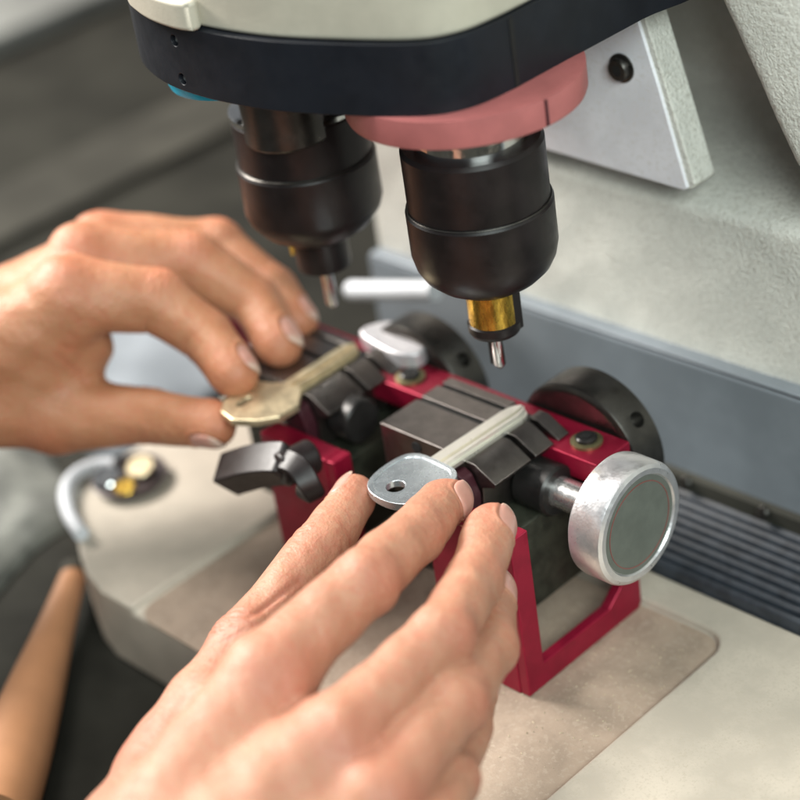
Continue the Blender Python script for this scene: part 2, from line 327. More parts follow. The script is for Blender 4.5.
# ================================================================ VISE CARRIAGE
vc = thing('vise_carriage', 'red anodised vise carriage with black jaws and silver clamp knob under the spindles', 'vise', (0, 10, -67))
MB().box(-150, 36, 23.5, 39, -13, -5).build('red_bar', M['red'], vc, 0.7, 3)
def seg(p, q): return p, q
for di, dx in enumerate((0, -71.0)):
    far = di == 1
    # C-shaped bracket
    bx0, bx1 = (1.0, 35.0) if not far else (-72.0, -38.0)
    bk = MB().prism([(-14.2, -67.0), (37.5, -67.0), (39, -65), (39, -13.2), (30, -13.2), (30, -54), (24, -58.6), (-6.6, -58.6), (-6.6, -10.2), (-14.2, -10.2)], 'x', bx1-3.6, bx1)
    bk.box(bx0, bx1-3.5, -14.5, -7.0, -67.2, -10)
    bk.build('bracket', M['red'], vc, 0.5, 3)
    # slide body below the jaws
    MB().box(-29+dx, 22+dx, 1, 30, -52, -21).build('slide_body', M['olive'], vc, 0.8, 2)
    # left jaw with two grooves across its top
    pr = [(0, -20.5), (0, 0), (16.3, 0), (16.2, -6), (18.3, -6), (18.3, 0), (25.9, 0), (25.9, -6), (27.9, -6), (27.9, 0), (31.6, 0), (31.6, -20.5)]
    lj = MB().prism(pr, 'x', -29.7+dx, -2.0+dx).build('fixed_jaw', M['jaw'], vc, 0.35, 2)
    MB().box(-29.5+dx, -2.2+dx, 16.25, 18.25, -5.9, -0.9).box(-29.5+dx, -2.2+dx, 25.95, 27.85, -5.9, -0.9).build('groove_shade', M['hole'], lj)  # black strips paint the shade inside the grooves
    MB().lathe([(1.9, 0), (1.9, 0.3)], (-14.5+dx, -0.05, -3.6), (0, -1, 0), 18).build('hole', M['hole'], lj)
    # ledge under the key between the jaws
    MB().box(-1.9+dx, 7.0+dx, 1.5, 31.2, -20.5, -2.2).build('key_ledge', M['oxide'], vc, 0.3)
    # right jaw: three chamfered teeth on a lower body
    rj = MB()
    P0 = [(7.1, -19.5), (7.1, 0), (10.6, 0), (18.4, -4.4), (17.6, -6.0), (13.0, -7.5), (12.0, -19.5)]
    P1 = [(7.6, -19.2), (7.6, -4.2), (9.6, -4.2), (13.4, -6.4), (12.4, -9), (11.5, -19.2)]
    for (ya, yb) in ((-1.0, 15.0), (17.0, 25.2), (27.2, 32.2)):
        rj.prism([(x+dx, z) for x, z in P0], 'y', ya, yb)
    rj.prism([(x+dx, z) for x, z in P1], 'y', -0.5, 31.6)
    rjo = rj.build('clamp_jaw', M['jaw'], vc, 0.4, 2)
    # dark maroon cheek and its small screw
    MB().prism([(1.5+dx, -19), (0.8+dx, -5.0), (4.0+dx, -2.6), (7.4+dx, -1.5), (10+dx, -3.0), (12.5+dx, -9), (11.6+dx, -19)], 'y', -6.0, -1.2).build('jaw_cheek', M['maroon'], vc, 0.8, 3)
    MB().lathe([(1.6, 0), (1.6, 0.3)], (5.5+dx, -6.05, -6.0), (0, -1, 0), 18).build('screw_hole', M['hole'], rjo)
    # washer and socket screw in the bar
    wx, wy = (25.5+dx, 31.6) if not far else (-46.5, 29.6)
    wsh = MB().lathe([(4.9, 0), (4.9, 0.9), (4.4, 1.1)], (wx, wy, -5.0), (0, 0, 1), 32).build('washer', M['washer'], vc)
    MB().lathe([(3.3, 0.8), (3.3, 2.0), (2.8, 2.4)], (wx, wy, -5.0), (0, 0, 1), 32).build('socket_screw', M['oxide'], wsh)
    MB().lathe([(1.6, 0), (1.6, 0.2)], (wx, wy, -2.65), (0, 0, 1), 6).build('hex_socket', M['hole'], wsh)
    # handwheel behind the bar
    R = 23.4
    hw = MB().lathe([(8, 0.4), (R-4.0, 0.4), (R-3.0, 0.0), (R-1.4, 0.0), (R-.4, 0.5), (R, 1.4), (R, 12.2), (R-0.8, 13), (6, 13)], ((14.5 if not far else -57.0), 39.3, -17.0 if not far else -18.5), (0, 1, 0), 110).build('handwheel', M['wheel'], vc, 0, ang=25)
    a = math.radians(40)
    for aa in (38, 158, 278):
        a = math.radians(aa); wx_, wz_ = (14.5 if not far else -57.0), (-17.0 if not far else -18.5)
        cutp = MB().lathe([(2.5, 0), (2.5, 6)], (wx_+(R-4.5)*math.cos(a), 46.5, wz_+(R-4.5)*math.sin(a)), (math.cos(a), 0, math.sin(a)), 24).build('cut', M['hole'], vc)
        boolean(hw, cutp)
    # clamp screw: collar, shaft, knob
    kx, ky, kz = dx, 18.0, -15.0
    if not far:
        MB().lathe([(7.2, 0), (8.0, .8), (8.0, 11.6), (7.4, 12.4), (5.6, 12.4)], (12.8, ky, kz), (1, 0, 0), 64).build('shaft_collar', M['oxide'], vc, ang=25)
        MB().lathe([(4.8, 0), (4.8, 19.5)], (24.5, ky, kz), (1, 0, 0), 48).build('shaft', M['shaft'], vc)
        kb = MB().lathe([(12.5, 0), (17.0, 0.2), (18.6, 1.6), (18.9, 3.2), (18.9, 11.0), (18.3, 12.3), (17.2, 12.9), (15.6, 12.9), (15.2, 12.2), (3, 12.2)], (43, ky, kz), (1, 0, 0), 128).build('clamp_knob', M['silver'], vc, 0, ang=25)
        MB().lathe([(15.1, 0), (15.1, 0.35)], (55.0, ky, kz), (1, 0, 0), 96).build('knob_insert', M['face'], kb)
        rr = MB(); nn = 96; r0, r1 = 13.15, 13.4; vv = []; ff = []
        for k in range(nn):
            t = 2*math.pi*k/nn
            for r_ in (r0, r1): vv += [(55.32, ky+r_*math.cos(t), kz+r_*math.sin(t)), (55.5, ky+r_*math.cos(t), kz+r_*math.sin(t))]
        for k in range(nn):
            a_, b_ = 4*k, 4*((k+1) % nn); ff += [(a_+1, b_+1, b_+3, a_+3), (a_, b_, b_+1, a_+1), (a_+2, a_+3, b_+3, b_+2)]
        MB().add(vv, ff).build('knob_ring_line', M['ringline'], kb)
    else:
        MB().lathe([(6.6, 0), (7.4, .8), (7.4, 8.6), (6.8, 9.4), (3, 9.6)], (13+dx, ky-9, kz+4), (1, 0, 0), 64).build('shaft_collar', M['oxide'], vc, ang=25)
# far vise: black clamp lever in front of the bracket
lv = MB().tube(spline([(-71.5, -30.5, -17.5), (-66, -29.5, -14.5), (-58, -28, -10.5), (-50, -26.5, -7.5), (-44, -25.5, -6.0)], 4, False), [5.6]+[7.4]*15+[6.2], 4)
lv.lathe([(4.2, -6), (5.6, -5), (5.6, 6), (4.2, 7)], (-43.5, -24, -6.5), (0.2, 1, 0), 32)
lv.tube(spline([(-43.0, -27, -4.5), (-38, -27, -4.5), (-34.5, -27.5, -8), (-34.0, -28, -13.5)], 5, False), [5.0]+[4.8]*13+[4.2, 3.2], 4)
lv.build('clamp_lever', M['chuck'], vc, 2.0, 4, 50)
# polished clip on the far end of the bar
MB().prism(spline([(-76, 36), (-72, 46), (-60, 48), (-51, 43), (-47.5, 36.5), (-52.5, 32), (-62, 32)], 3), 'z', -4.9, 1.0).build('polished_clip', M['clip'], vc, 1.2, 3)

# ================================================================ KEYS
def key(name, label, c, rot, m, blade_len, bow, hole, blade_w=7.6, hr=2.6, slot=False):
    t = thing(name, label, 'key', c)
    a = math.radians(rot)
    def R(p): return (c[0]+p[0]*math.cos(a)-p[1]*math.sin(a), c[1]+p[0]*math.sin(a)+p[1]*math.cos(a))
    w = blade_w/2
    # blade: stepped section (grooves along it), lofted towards a rounded tip
    v = []; f = []
    sec = [(-w, -1.1), (w, -1.1), (w, 0.0), (w-1.3, 0.0), (w-1.5, 1.2), (1.7, 1.2), (1.6, -0.8), (0.4, -0.8), (0.2, 1.2), (-w+1.2, 1.2), (-w+1.0, 0.3), (-w, 0.3)]
    ys = [-6.0, 0, blade_len*0.5, blade_len-5, blade_len-2.5, blade_len-1.0, blade_len]
    sc_ = [1, 1, 1, 1, 0.86, 0.6, 0.22]
    for y, s_ in zip(ys, sc_):
        for (x, z) in sec: q = R((x*s_, y)); v.append((q[0], q[1], c[2]+z))
    n = len(sec)
    for i in range(len(ys)-1):
        for k in range(n): k2 = (k+1) % n; f.append((i*n+k, i*n+k2, (i+1)*n+k2, (i+1)*n+k))
    f.append(tuple(range(n))[::-1]); f.append(tuple((len(ys)-1)*n+k for k in range(n)))
    MB().add(v, f).build('blade', m, t, 0, 2, 20)
    bo_ = MB().prism([R(p) for p in bow], 'z', c[2]-1.25, c[2]+1.25).build('bow', M['bow'] if (name == 'key_blank') else m, t, 0.45, 3)
    hp = R(hole)
    if slot: cu = MB().prism([R(p) for p in rrect(hole[0]-1.4, hole[0]+1.4, hole[1]-3, hole[1]+3, 1.3)], 'z', c[2]-4, c[2]+4)
    else: cu = MB().lathe([(hr, -4), (hr, 4)], (hp[0], hp[1], c[2]), (0, 0, 1), 40)
    boolean(bo_, cu.build('cut', m, t))
    if not slot:
        bc = np.array(bow).mean(0)
        boolean(bo_, MB().prism([R(tuple(bc+(np.array(p)-bc)*0.86)) for p in bow], 'z', c[2]+0.95, c[2]+4).build('cut', m, t))
    return t
M['bow'] = mat('worn_nickel_bow', (0.66, 0.72, 0.76), 0.26, 0.85, 0.06, 9, 0.05, 0.5, 0.06, rvar=0.05)
bowA = spline([(-4.2, -5.0), (-8.0, -5.8), (-10.8, -8.6), (-11.6, -14), (-11.0, -20.5), (-8.6, -25.6), (-3.5, -28.2), (3.5, -28.2), (8.6, -25.6), (11.0, -20.5), (11.6, -14), (10.8, -8.6), (8.0, -5.8), (4.2, -5.0)], 4)
bowA = [p for p in bowA]
key('key_blank', 'uncut silver key blank with a round hole in its bow clamped in the near vise', (2.9, -2.5, 1.0), -1.5, M['keysilver'], 31, bowA, (-1.2, -21.3), 8.6, 2.9)
bowB = [(-4.4, -3), (-6.5, -4.6), (-12.3, -6.2), (-14.0, -12.5), (-12.2, -20.5), (-8.0, -25.5), (-1.0, -27.0), (6.5, -23.0), (10.8, -17.6), (11.0, -9.6), (4.6, -2)]
key('brass_key', 'dull gold brass key held by the left hand and clamped in the far vise', (-68.0, 0.5, 1.0), 1.5, M['keygold'], 27, bowB, (-5.5, -17.5), 8.6, 2.2, True)

# ================================================================ SMALL THINGS ON THE BASE
dt = thing('parts_dish', 'small dark round dish on the pale base plate, holding bits of metal', 'dish', (-161, -12, -64.9))
MB().lathe([(9.5, 0), (12.5, .6), (14, 3.4), (13.4, 3.6), (11.5, 1.6), (2, 1.4)], (-161, -12, -64.9), (0, 0, 1), 40).build('dish_body', M['dish'], dt)
for (x, y, z, r, m, lab) in ((-166, -18, -61.8, 5.0, M['chrome'], 'bright silver metal disc lying in the dark dish'), (-154.5, -18.5, -61.6, 3.8, M['brass'], 'small yellow brass disc beside the silver one in the dish'), (-160, -7, -61.2, 5.2, M['keygold'], 'pale coppery disc at the far side of the dark dish')):
    o = MB().lathe([(r-.4, 0), (r, .4), (r, 1.4), (r-.4, 1.8)], (x, y, z), (0.15, -0.2, 1), 32).build('metal_disc', m); tag(o, lab, 'metal disc', 'metal discs in the dish')
# highlight on the base's rounded rim, put in as a curved white tube
o = MB().tube(spline([(-172, -10, -62), (-178, -15, -62), (-179, -23.5, -62), (-173, -32, -62), (-160, -40, -62), (-146, -45, -62)], 6, False), 2.7, 14).build('rim_highlight', M['white']); tag(o, 'curved white strip standing in for the highlight on the rounded left rim of the base plate', 'tube')
# wooden handle lower left
hd = thing('wooden_handle', 'out-of-focus wooden tool handle lying on the bench at the lower left', 'handle', (-100, -95, -95))
def along(p0, p1, r): return MB().tube([np.array(p0)+(np.array(p1)-np.array(p0))*t for t in np.linspace(0, 1, len(r))], r, 28)
along((-157, -47, -84), (-73, -140, -82), [4.5, 5.4, 6.4, 7.6, 9, 10.2, 11.2, 12, 12.4, 12.4]).build('grip', M['wood'], hd)
along((-161, -43.5, -84), (-156.5, -47.2, -84), [4.4, 4.9, 4.9]).build('ferrule', M['grey'], hd)
# pale things on the bench behind the hand and at the left
cl = MB(); nx = 26
vv = []; ff = []
for i_ in range(nx):
    for j_ in range(nx):
        u_, v_ = i_/(nx-1), j_/(nx-1); e_ = min(u_, 1-u_, v_, 1-v_)
        vv.append((-318+100*u_+6*math.sin(v_*7), 22+90*v_+5*math.sin(u_*6), -92+min(1, e_*9)*(5+2.2*math.sin(u_*9+v_*4)+1.6*math.sin(v_*13-u_*5))))
for i_ in range(nx-1):
    for j_ in range(nx-1): a_ = i_*nx+j_; ff.append((a_, a_+nx, a_+nx+1, a_+1))
nb_ = len(vv); vv += [(x, y, -94.8) for x, y, z in vv]
ff += [tuple(q+nb_ for q in f[::-1]) for f in ff[:(nx-1)**2]]
pr_ = [i_*nx for i_ in range(nx)]+[(nx-1)*nx+j_ for j_ in range(1, nx)]+[i_*nx+nx-1 for i_ in range(nx-2, -1, -1)]+[j_ for j_ in range(nx-2, 0, -1)]
ff += [(pr_[k], pr_[k]+nb_, pr_[(k+1) % len(pr_)]+nb_, pr_[(k+1) % len(pr_)]) for k in range(len(pr_))]
M['cloth'] = mat('pale_cloth', (0.17, 0.19, 0.21), 0.8, 0, 0.06, 20)
tag(cl.add(vv, ff).build('cloth', M['cloth'], ang=80), 'pale bluish cloth on the bench seen through the gap between left thumb and forefinger', 'cloth')
M['rag'] = mat('grey_rag', (0.115, 0.118, 0.105), 0.85, 0, 0.35, 22)
rg_ = MB(); vv = []
for i_ in range(nx):
    for j_ in range(nx):
        u_, v_ = i_/(nx-1), j_/(nx-1); e_ = min(u_, 1-u_, v_, 1-v_)
        vv.append((-300+110*u_+8*math.sin(v_*6+1), -95+100*v_+7*math.sin(u_*7), -93.5+min(1, e_*8)*(6+3.4*math.sin(u_*11-v_*5)+2.4*math.sin(v_*15+u_*4))))
vv += [(x, y, -94.8) for x, y, z in vv]
tag(rg_.add(vv, ff).build('rag', M['rag'], ang=80), 'blurred crumpled grey rag on the bench below the left thumb', 'rag')
# filings scattered on the pocket floor round the vise
M['chip'] = mat('brass_chip', (0.50, 0.41, 0.29), 0.6, 0.2, 0.2, 3)
ch = MB(); rs = random.Random(8)
for k in range(520):
    x = rs.gauss(30, 32); y = rs.gauss(8, 22)
    if not (-96 < x < 64 and -55 < y < 36): continue
    a_ = rs.uniform(0, 6.28); l_ = rs.uniform(.15, .5); w_ = rs.uniform(.08, .2); ca, sa = math.cos(a_), math.sin(a_); z_ = -67.25
    q = [(-l_, -w_, 0), (l_, -w_, 0.05), (l_, w_, 0), (-l_, w_, .1), (0, 0, rs.uniform(.15, .35))]
    ch.add([(x+px*ca-py*sa, y+px*sa+py*ca, z_+pz) for px, py, pz in q], [(0, 1, 4), (1, 2, 4), (2, 3, 4), (3, 0, 4), (3, 2, 1, 0)])
tag(ch.build('metal_filings', M['chip'], smooth=False), 'fine brass filings scattered on the base plate round the vise', 'filings', kind='stuff')
# far bench things
t = MB().box(-490, -430, -100, 1100, -94.9, -90).build('rail', M['grey'], None, 1); tag(t, 'blurred grey rail running across the far dark bench', 'rail')
t = MB().box(-1100, -665, 150, 1300, -94.9, -80).build('tray', M['traylight'], None, 4); tag(t, 'pale blurred tray at the far upper left corner', 'tray')
o = MB().tube([(-130.5, 80, -20.4), (-129.5, 80, -20.1), (-84, 80, -7.5)], [2.2, 3.6, 3.6], 24).build('reflection_rod', M['white']); tag(o, 'white rod standing in for a bright window reflection behind the far vise', 'rod')  # added rod takes the place of a window reflection on shiny metal

# ================================================================ HANDS
def skin_mat(name, base, flush, pale):
    m = bpy.data.materials.new(name); m.use_nodes = True; N = m.node_tree.nodes; L = m.node_tree.links; p = N['Principled BSDF']
    tc = N.new('ShaderNodeTexCoord'); mp = N.new('ShaderNodeMapping'); mp.inputs['Scale'].default_value = (1000,)*3; L.new(tc.outputs['Object'], mp.inputs[0])
    def noise(s, d=4, r=.6):
        n = N.new('ShaderNodeTexNoise'); n.inputs['Scale'].default_value = 1/s; n.inputs['Detail'].default_value = d; n.inputs['Roughness'].default_value = r
        L.new(mp.outputs[0], n.inputs['Vector']); return n.outputs[0]
    def mix(f, a, b):
        x = N.new('ShaderNodeMix'); x.data_type = 'RGBA'; L.new(f, x.inputs[0])
        for s_, i in ((a, 6), (b, 7)):
            if isinstance(s_, tuple): x.inputs[i].default_value = (*s_, 1)
            else: L.new(s_, x.inputs[i])
        return x.outputs[2]
    def mrange(s_, a, b, c, d):
        r = N.new('ShaderNodeMapRange'); L.new(s_, r.inputs[0]); r.inputs[1].default_value = a; r.inputs[2].default_value = b; r.inputs[3].default_value = c; r.inputs[4].default_value = d; return r.outputs[0]
    at = N.new('ShaderNodeAttribute'); at.attribute_name = 'flush'
    c = mix(mrange(noise(9), .35, .65, 0, 1), base, pale)
    c = mix(mrange(noise(2.2, 5), .42, .72, 0, .5), c, flush)
    c = mix(at.outputs['Fac'], c, flush)
    L.new(c, p.inputs['Base Color'])
    L.new(mrange(noise(3), .3, .7, .44, .62), p.inputs['Roughness'])
    p.inputs['Subsurface Weight'].default_value = 0.28; p.inputs['Subsurface Radius'].default_value = (1.0, .35, .18); p.inputs['Subsurface Scale'].default_value = 0.0028
    v = N.new('ShaderNodeTexVoronoi'); v.inputs['Scale'].default_value = 1/0.95; L.new(mp.outputs[0], v.inputs['Vector'])
    b1_ = N.new('ShaderNodeBump'); b1_.inputs['Strength'].default_value = .45; b1_.inputs['Distance'].default_value = .16*MM; L.new(v.outputs['Distance'], b1_.inputs['Height'])
    b2_ = N.new('ShaderNodeBump'); b2_.inputs['Strength'].default_value = .75; b2_.inputs['Distance'].default_value = .8*MM; L.new(noise(3.2, 5, .65), b2_.inputs['Height']); L.new(b1_.outputs[0], b2_.inputs['Normal'])
    L.new(b2_.outputs[0], p.inputs['Normal'])
    return m
def nail_mat(name, c0, c1):
    m = bpy.data.materials.new(name); m.use_nodes = True; N = m.node_tree.nodes; L = m.node_tree.links; p = N['Principled BSDF']
    at = N.new('ShaderNodeAttribute'); at.attribute_name = 'edge'
    r = N.new('ShaderNodeValToRGB'); e = r.color_ramp.elements; e[0].position = 0.72; e[0].color = (*c0, 1); e[1].position = 0.9; e[1].color = (*c1, 1)
    L.new(at.outputs['Fac'], r.inputs[0]); L.new(r.outputs[0], p.inputs['Base Color']); p.inputs['Roughness'].default_value = .36
    p.inputs['Subsurface Weight'].default_value = .15; p.inputs['Subsurface Scale'].default_value = .001
    return m

def rcone(P, a, b, r1, r2):
    a = np.asarray(a, np.float32); b = np.asarray(b, np.float32); ba = b-a; l2 = float(ba@ba); rr = r1-r2; a2 = l2-rr*rr; il2 = 1/l2
    pa = P-a; y = pa@ba; z = y-l2
    x2 = pa*l2-y[:, None]*ba; x2 = (x2*x2).sum(1); y2 = y*y*l2; z2 = z*z*l2
    k = np.sign(rr)*rr*rr*x2
    d = (np.sqrt(x2*a2*il2)+y*rr)*il2-r1
    m1 = np.sign(z)*a2*z2 > k; m2 = np.sign(y)*a2*y2 < k
    d = np.where(m2, np.sqrt(x2+y2)*il2-r1, d); d = np.where(m1, np.sqrt(x2+z2)*il2-r2, d)
    return d
def smin(a, b, k):
    h = np.clip(k-np.abs(a-b), 0, None)/k; return np.minimum(a, b)-h*h*h*k/6
def nrm(v): v = np.array(v, float); return v/np.linalg.norm(v)

class Hand:
    def __init__(s, fingers, palm, extra, folds=()):
        s.folds = folds; s.fg = fingers; s.palm = palm; s.extra = extra
    def sdf(s, P):
        P = P.astype(np.float32); dp = None
        for (a, b, r1, r2) in s.palm:
            d = rcone(P, a, b, r1, r2); dp = d if dp is None else smin(dp, d, 11)
        out = None
        for f in s.fg:
            J, R = f['j'], f['r']; d = None
            for i in range(3):
                q = rcone(P, J[i], J[i+1], R[i], R[i+1]); d = q if d is None else smin(d, q, 2.5)
            # pad of the fingertip and bulge of the knuckles
            n = f['n']; a = nrm(np.array(J[0])-J[1])
            pad = np.array(J[0])-a*2.5-n*1.0
            d = smin(d, rcone(P, pad, pad-a*5, R[0]*0.98, R[0]*0.9), 3)
            kn = np.array(J[2])+n*f.get('kb', 1.2); d = smin(d, rcone(P, kn, kn+[0.01, 0, .01], R[2]*0.93, R[2]*0.92), 4)
            if f.get('mk', 0): kn = np.array(J[3])+n*f['mk']; d = smin(d, rcone(P, kn, kn+[0.01, 0, .01], R[3]*0.9, R[3]*0.89), 6)
            e = smin(dp, d, f.get('k', 7)); out = e if out is None else smin(out, e, 1.1)
        for (a, b, r1, r2, k) in s.extra: out = smin(out, rcone(P, a, b, r1, r2), k)
        return out
    def fsdf(s, f, P):
        P = P.astype(np.float32); J, R = f['j'], f['r']; n = f['n']; a = nrm(np.array(J[0])-J[1])
        d = rcone(P, J[0], J[1], R[0], R[1]); pad = np.array(J[0])-a*2.5-n*1.0
        return smin(d, rcone(P, pad, pad-a*5, R[0]*0.98, R[0]*0.9), 3)
    def grad(s, P, e=0.05):
        d = s.sdf(P); g = np.stack([s.sdf(P+np.array(v)*e)-d for v in np.eye(3)], 1)/e
        return d, g/np.maximum(np.linalg.norm(g, axis=1, keepdims=True), 1e-5)

def surface_nets(fn, lo, hi, h):
    ax = [np.arange(a, b, h) for a, b in zip(lo, hi)]
    X = np.stack(np.meshgrid(*ax, indexing='ij'), -1); sh = X.shape[:3]; V = np.empty(sh, np.float32)
    for i in range(sh[0]): V[i] = fn(X[i].reshape(-1, 3)).reshape(sh[1:])
    n = np.array(sh)-1; acc = np.zeros((*n, 3)); cnt = np.zeros(tuple(n))
    def sl(o): return tuple(slice(o[k], o[k]+n[k]) for k in range(3))
    cor = [(i, j, k) for i in (0, 1) for j in (0, 1) for k in (0, 1)]
    for a in cor:
        for d in range(3):
            if a[d]: continue
            b = list(a); b[d] = 1; va, vb = V[sl(a)], V[sl(b)]; m = (va < 0) != (vb < 0)
            t = np.where(m, va/(va-vb+1e-12), 0)
            for k in range(3): acc[..., k] += np.where(m, a[k]+(t if k == d else 0), 0)
            cnt += m
    act = cnt > 0; ids = -np.ones(tuple(n), int); ids[act] = np.arange(act.sum())
    I = np.argwhere(act); verts = np.array(lo)+(I+acc[act]/cnt[act][:, None])*h; quads = []
    for d in range(3):
        a, b = [k for k in range(3) if k != d]
        A = V; s0 = [slice(None)]*3; s1 = [slice(None)]*3; s0[d] = slice(0, -1); s1[d] = slice(1, None)
        m = (A[tuple(s0)] < 0) != (A[tuple(s1)] < 0); E_ = np.argwhere(m)
        ok = (E_[:, a] > 0) & (E_[:, b] > 0) & (E_[:, a] < n[a]) & (E_[:, b] < n[b]); E_ = E_[ok]
        ins = A[tuple(E_.T)] < 0
        def g(da, db): q = E_.copy(); q[:, a] -= da; q[:, b] -= db; return ids[tuple(q.T)]
        Q = np.stack([g(1, 1), g(0, 1), g(0, 0), g(1, 0)], 1)
        fl = ins if d != 1 else ~ins
        Q[~fl] = Q[~fl][:, ::-1]; quads.append(Q)
    return verts, np.concatenate(quads)

def build_hand(name, label, H, lo, hi, skin, nail, group=None, h=1.15):
    v, q = surface_nets(H.sdf, lo, hi, h)
    me = bpy.data.meshes.new('tmp'); me.from_pydata([tuple(p) for p in v], [], q.tolist()); me.update()
    tmp = bpy.data.objects.new('tmp', me); COL.objects.link(tmp); ss = tmp.modifiers.new('s', 'SUBSURF'); ss.levels = 1; ss.render_levels = 1
    bpy.context.view_layer.update(); dg = bpy.context.evaluated_depsgraph_get(); me2 = bpy.data.meshes.new_from_object(tmp.evaluated_get(dg))
    bpy.data.objects.remove(tmp, do_unlink=True)
    P = np.empty(len(me2.vertices)*3); me2.vertices.foreach_get('co', P); P = P.reshape(-1, 3)
    for _ in range(2):
        d, g = H.grad(P); P = P-g*d[:, None]*0.9
    d, g = H.grad(P); disp = np.zeros(len(P)); fl = np.zeros(len(P))
    nails = []
    for f in H.fg:
        J = [np.array(j, float) for j in f['j']]; R = f['r']
        for ji in (1, 2, 3):
            a = nrm(J[ji-1]-J[ji]) if ji < 3 else nrm(J[2]-J[3])
            a2 = nrm(J[ji-1]-J[min(ji+1, 3)]) ; n = nrm(f['n']-a2*(f['n']@a2)); s_ = np.cross(a2, n)
            D = P-J[ji]; t = D@a2; lat = D@s_; up_ = D@n; rad = np.sqrt(lat**2+up_**2); near = np.exp(-(np.linalg.norm(D, axis=1)/(R[ji]*1.55))**6)
            dors = np.clip(up_/R[ji]*1.6-0.15, 0, 1); palm = np.clip(-up_/R[ji]*1.6-0.1, 0, 1)
            amp = f.get('crease', 1)*(0.22 if ji == 1 else 0.36 if ji == 2 else 0.0)
            for k in range(-2, 3):
                t0 = k*(1.25 if ji == 1 else 1.9)+0.35*np.sin(lat*0.8+k*1.7); wdt = 0.42
                disp -= amp*(1-0.15*abs(k))*np.exp(-((t-t0)/wdt)**2)*dors*near*np.clip(1-(lat/(R[ji]*(1.0-.12*abs(k))))**4, 0, 1)
            if ji < 3:
                disp -= 0.55*np.exp(-((t+0.2*np.sin(lat))/0.8)**2)*palm*near
            fl = np.maximum(fl, (0.28 if ji == 1 else 0.5 if ji == 2 else 0.5)*dors*np.exp(-(np.linalg.norm(D-n*R[ji]*.8, axis=1)/(R[ji]*(0.8 if ji < 3 else 1.0)))**2))
        tipd = np.linalg.norm(P-J[0], axis=1); fl = np.maximum(fl, 0.45*np.exp(-(tipd/(R[0]*1.3))**3))
        if f.get('nail'):
            a = nrm(J[0]-J[1]); n = nrm(f['n']-a*(f['n']@a)); s_ = np.cross(a, n); hl, wa, off = f['nail']
            c = J[0]+a*off; p_ = 2.7
            D = P-c; u = D@a; ph = np.arctan2(D@s_, D@n); rad = np.sqrt((D@s_)**2+(D@n)**2)
            rho = (np.abs(u/hl)**p_+np.abs(ph/wa)**p_)**(1/p_); okr = (np.abs(u) < hl*1.7) & (rad < R[0]*1.6) & (np.abs(H.fsdf(f, P)) < 0.9)
            prox = np.clip((0.75-u/hl)*3, 0, 1)
            disp += okr*(0.30*np.exp(-((rho-1.14)/.10)**2)*prox-0.45*np.clip((1.04-rho)*8, 0, 1)*(np.abs(ph) < 1.6))
            nails.append((f, c, a, n, s_, hl, wa, p_))
    for (A_, B_, am, sg) in H.folds:
        A_, B_ = np.array(A_, float), np.array(B_, float); ab = B_-A_; tt = np.clip(((P-A_)@ab)/(ab@ab), 0, 1)
        dd = np.linalg.norm(P-A_-tt[:, None]*ab, axis=1); disp -= am*np.exp(-(dd/sg)**2)*(0.35+0.65*np.sin(np.pi*np.clip(tt, .08, .92)))
        fl = np.maximum(fl, 0.4*np.exp(-(dd/(sg*2))**2))
    # slow unevenness of the flesh
    for k in range(10):
        w_ = rng.normal(0, 0.22, 3); disp += 0.10*np.sin(P@w_+rng.uniform(0, 6.28))
    P2 = P+g*disp[:, None]
    cen = P2.mean(0); me2.vertices.foreach_set('co', ((P2-cen)*MM).ravel()); me2.update()
    at = me2.attributes.new('flush', 'FLOAT', 'POINT'); at.data.foreach_set('value', np.clip(fl, 0, 1).astype(np.float32))
    me2.name = name; me2.materials.clear(); me2.materials.append(skin)
    bm = bmesh.new(); bm.from_mesh(me2); bmesh.ops.recalc_face_normals(bm, faces=bm.faces); bm.to_mesh(me2); bm.free(); me2.shade_smooth()
    o = bpy.data.objects.new(name, me2); COL.objects.link(o); o.location = Vector(cen)*MM; tag(o, label, 'hand', group)
    for (f, c, a, n, s_, hl, wa, p_) in nails:
        NR, NA = 10, 40; vv = []; ed = []; R0 = f['r'][0]
        for i in range(NR+1):
            rho = i/NR
            for k in range(NA):
                t = 2*math.pi*k/NA; cu, su = math.cos(t), math.sin(t); m_ = (abs(cu)**p_+abs(su)**p_)**(-1/p_)
                vv.append((rho*cu*m_, rho*su*m_, rho)); ed.append((rho*cu*m_+1)/2)
        vv = np.array(vv); U = vv[:, 0]*hl; PHI = vv[:, 1]*wa
        dirs = np.cos(PHI)[:, None]*n+np.sin(PHI)[:, None]*s_; base = c+U[:, None]*a; rad = np.full(len(U), R0*2.0)
        for _ in range(14): rad -= H.fsdf(f, base+dirs*rad[:, None])*0.9
        # rim radius at the nail centre keeps the plate straight where the tip rounds off
        rc = np.full(len(U), R0*2.0); b0 = c-a*hl*0.3+0*U[:, None]*a
        for _ in range(14): rc -= H.fsdf(f, b0+dirs*rc[:, None])*0.9
        tipw = np.clip(vv[:, 0], 0, 1); rad = np.maximum(rad, rc*(1-0.22*tipw**2)-0.0)
        offz = 0.22-0.42*vv[:, 2]**8*(vv[:, 0] < 0.62)
        top = base+dirs*(rad+offz)[:, None]; bot = base+dirs*(rad+offz-0.5)[:, None]
        F = []; K = NA
        for i in range(NR):
            for k in range(K):
                k2 = (k+1) % K; F.append((i*K+k, (i+1)*K+k, (i+1)*K+k2, i*K+k2)); o_ = (NR+1)*K; F.append((o_+i*K+k2, o_+(i+1)*K+k2, o_+(i+1)*K+k, o_+i*K+k))
        for k in range(K): k2 = (k+1) % K; o_ = (NR+1)*K; F.append((NR*K+k, o_+NR*K+k, o_+NR*K+k2, NR*K+k2))
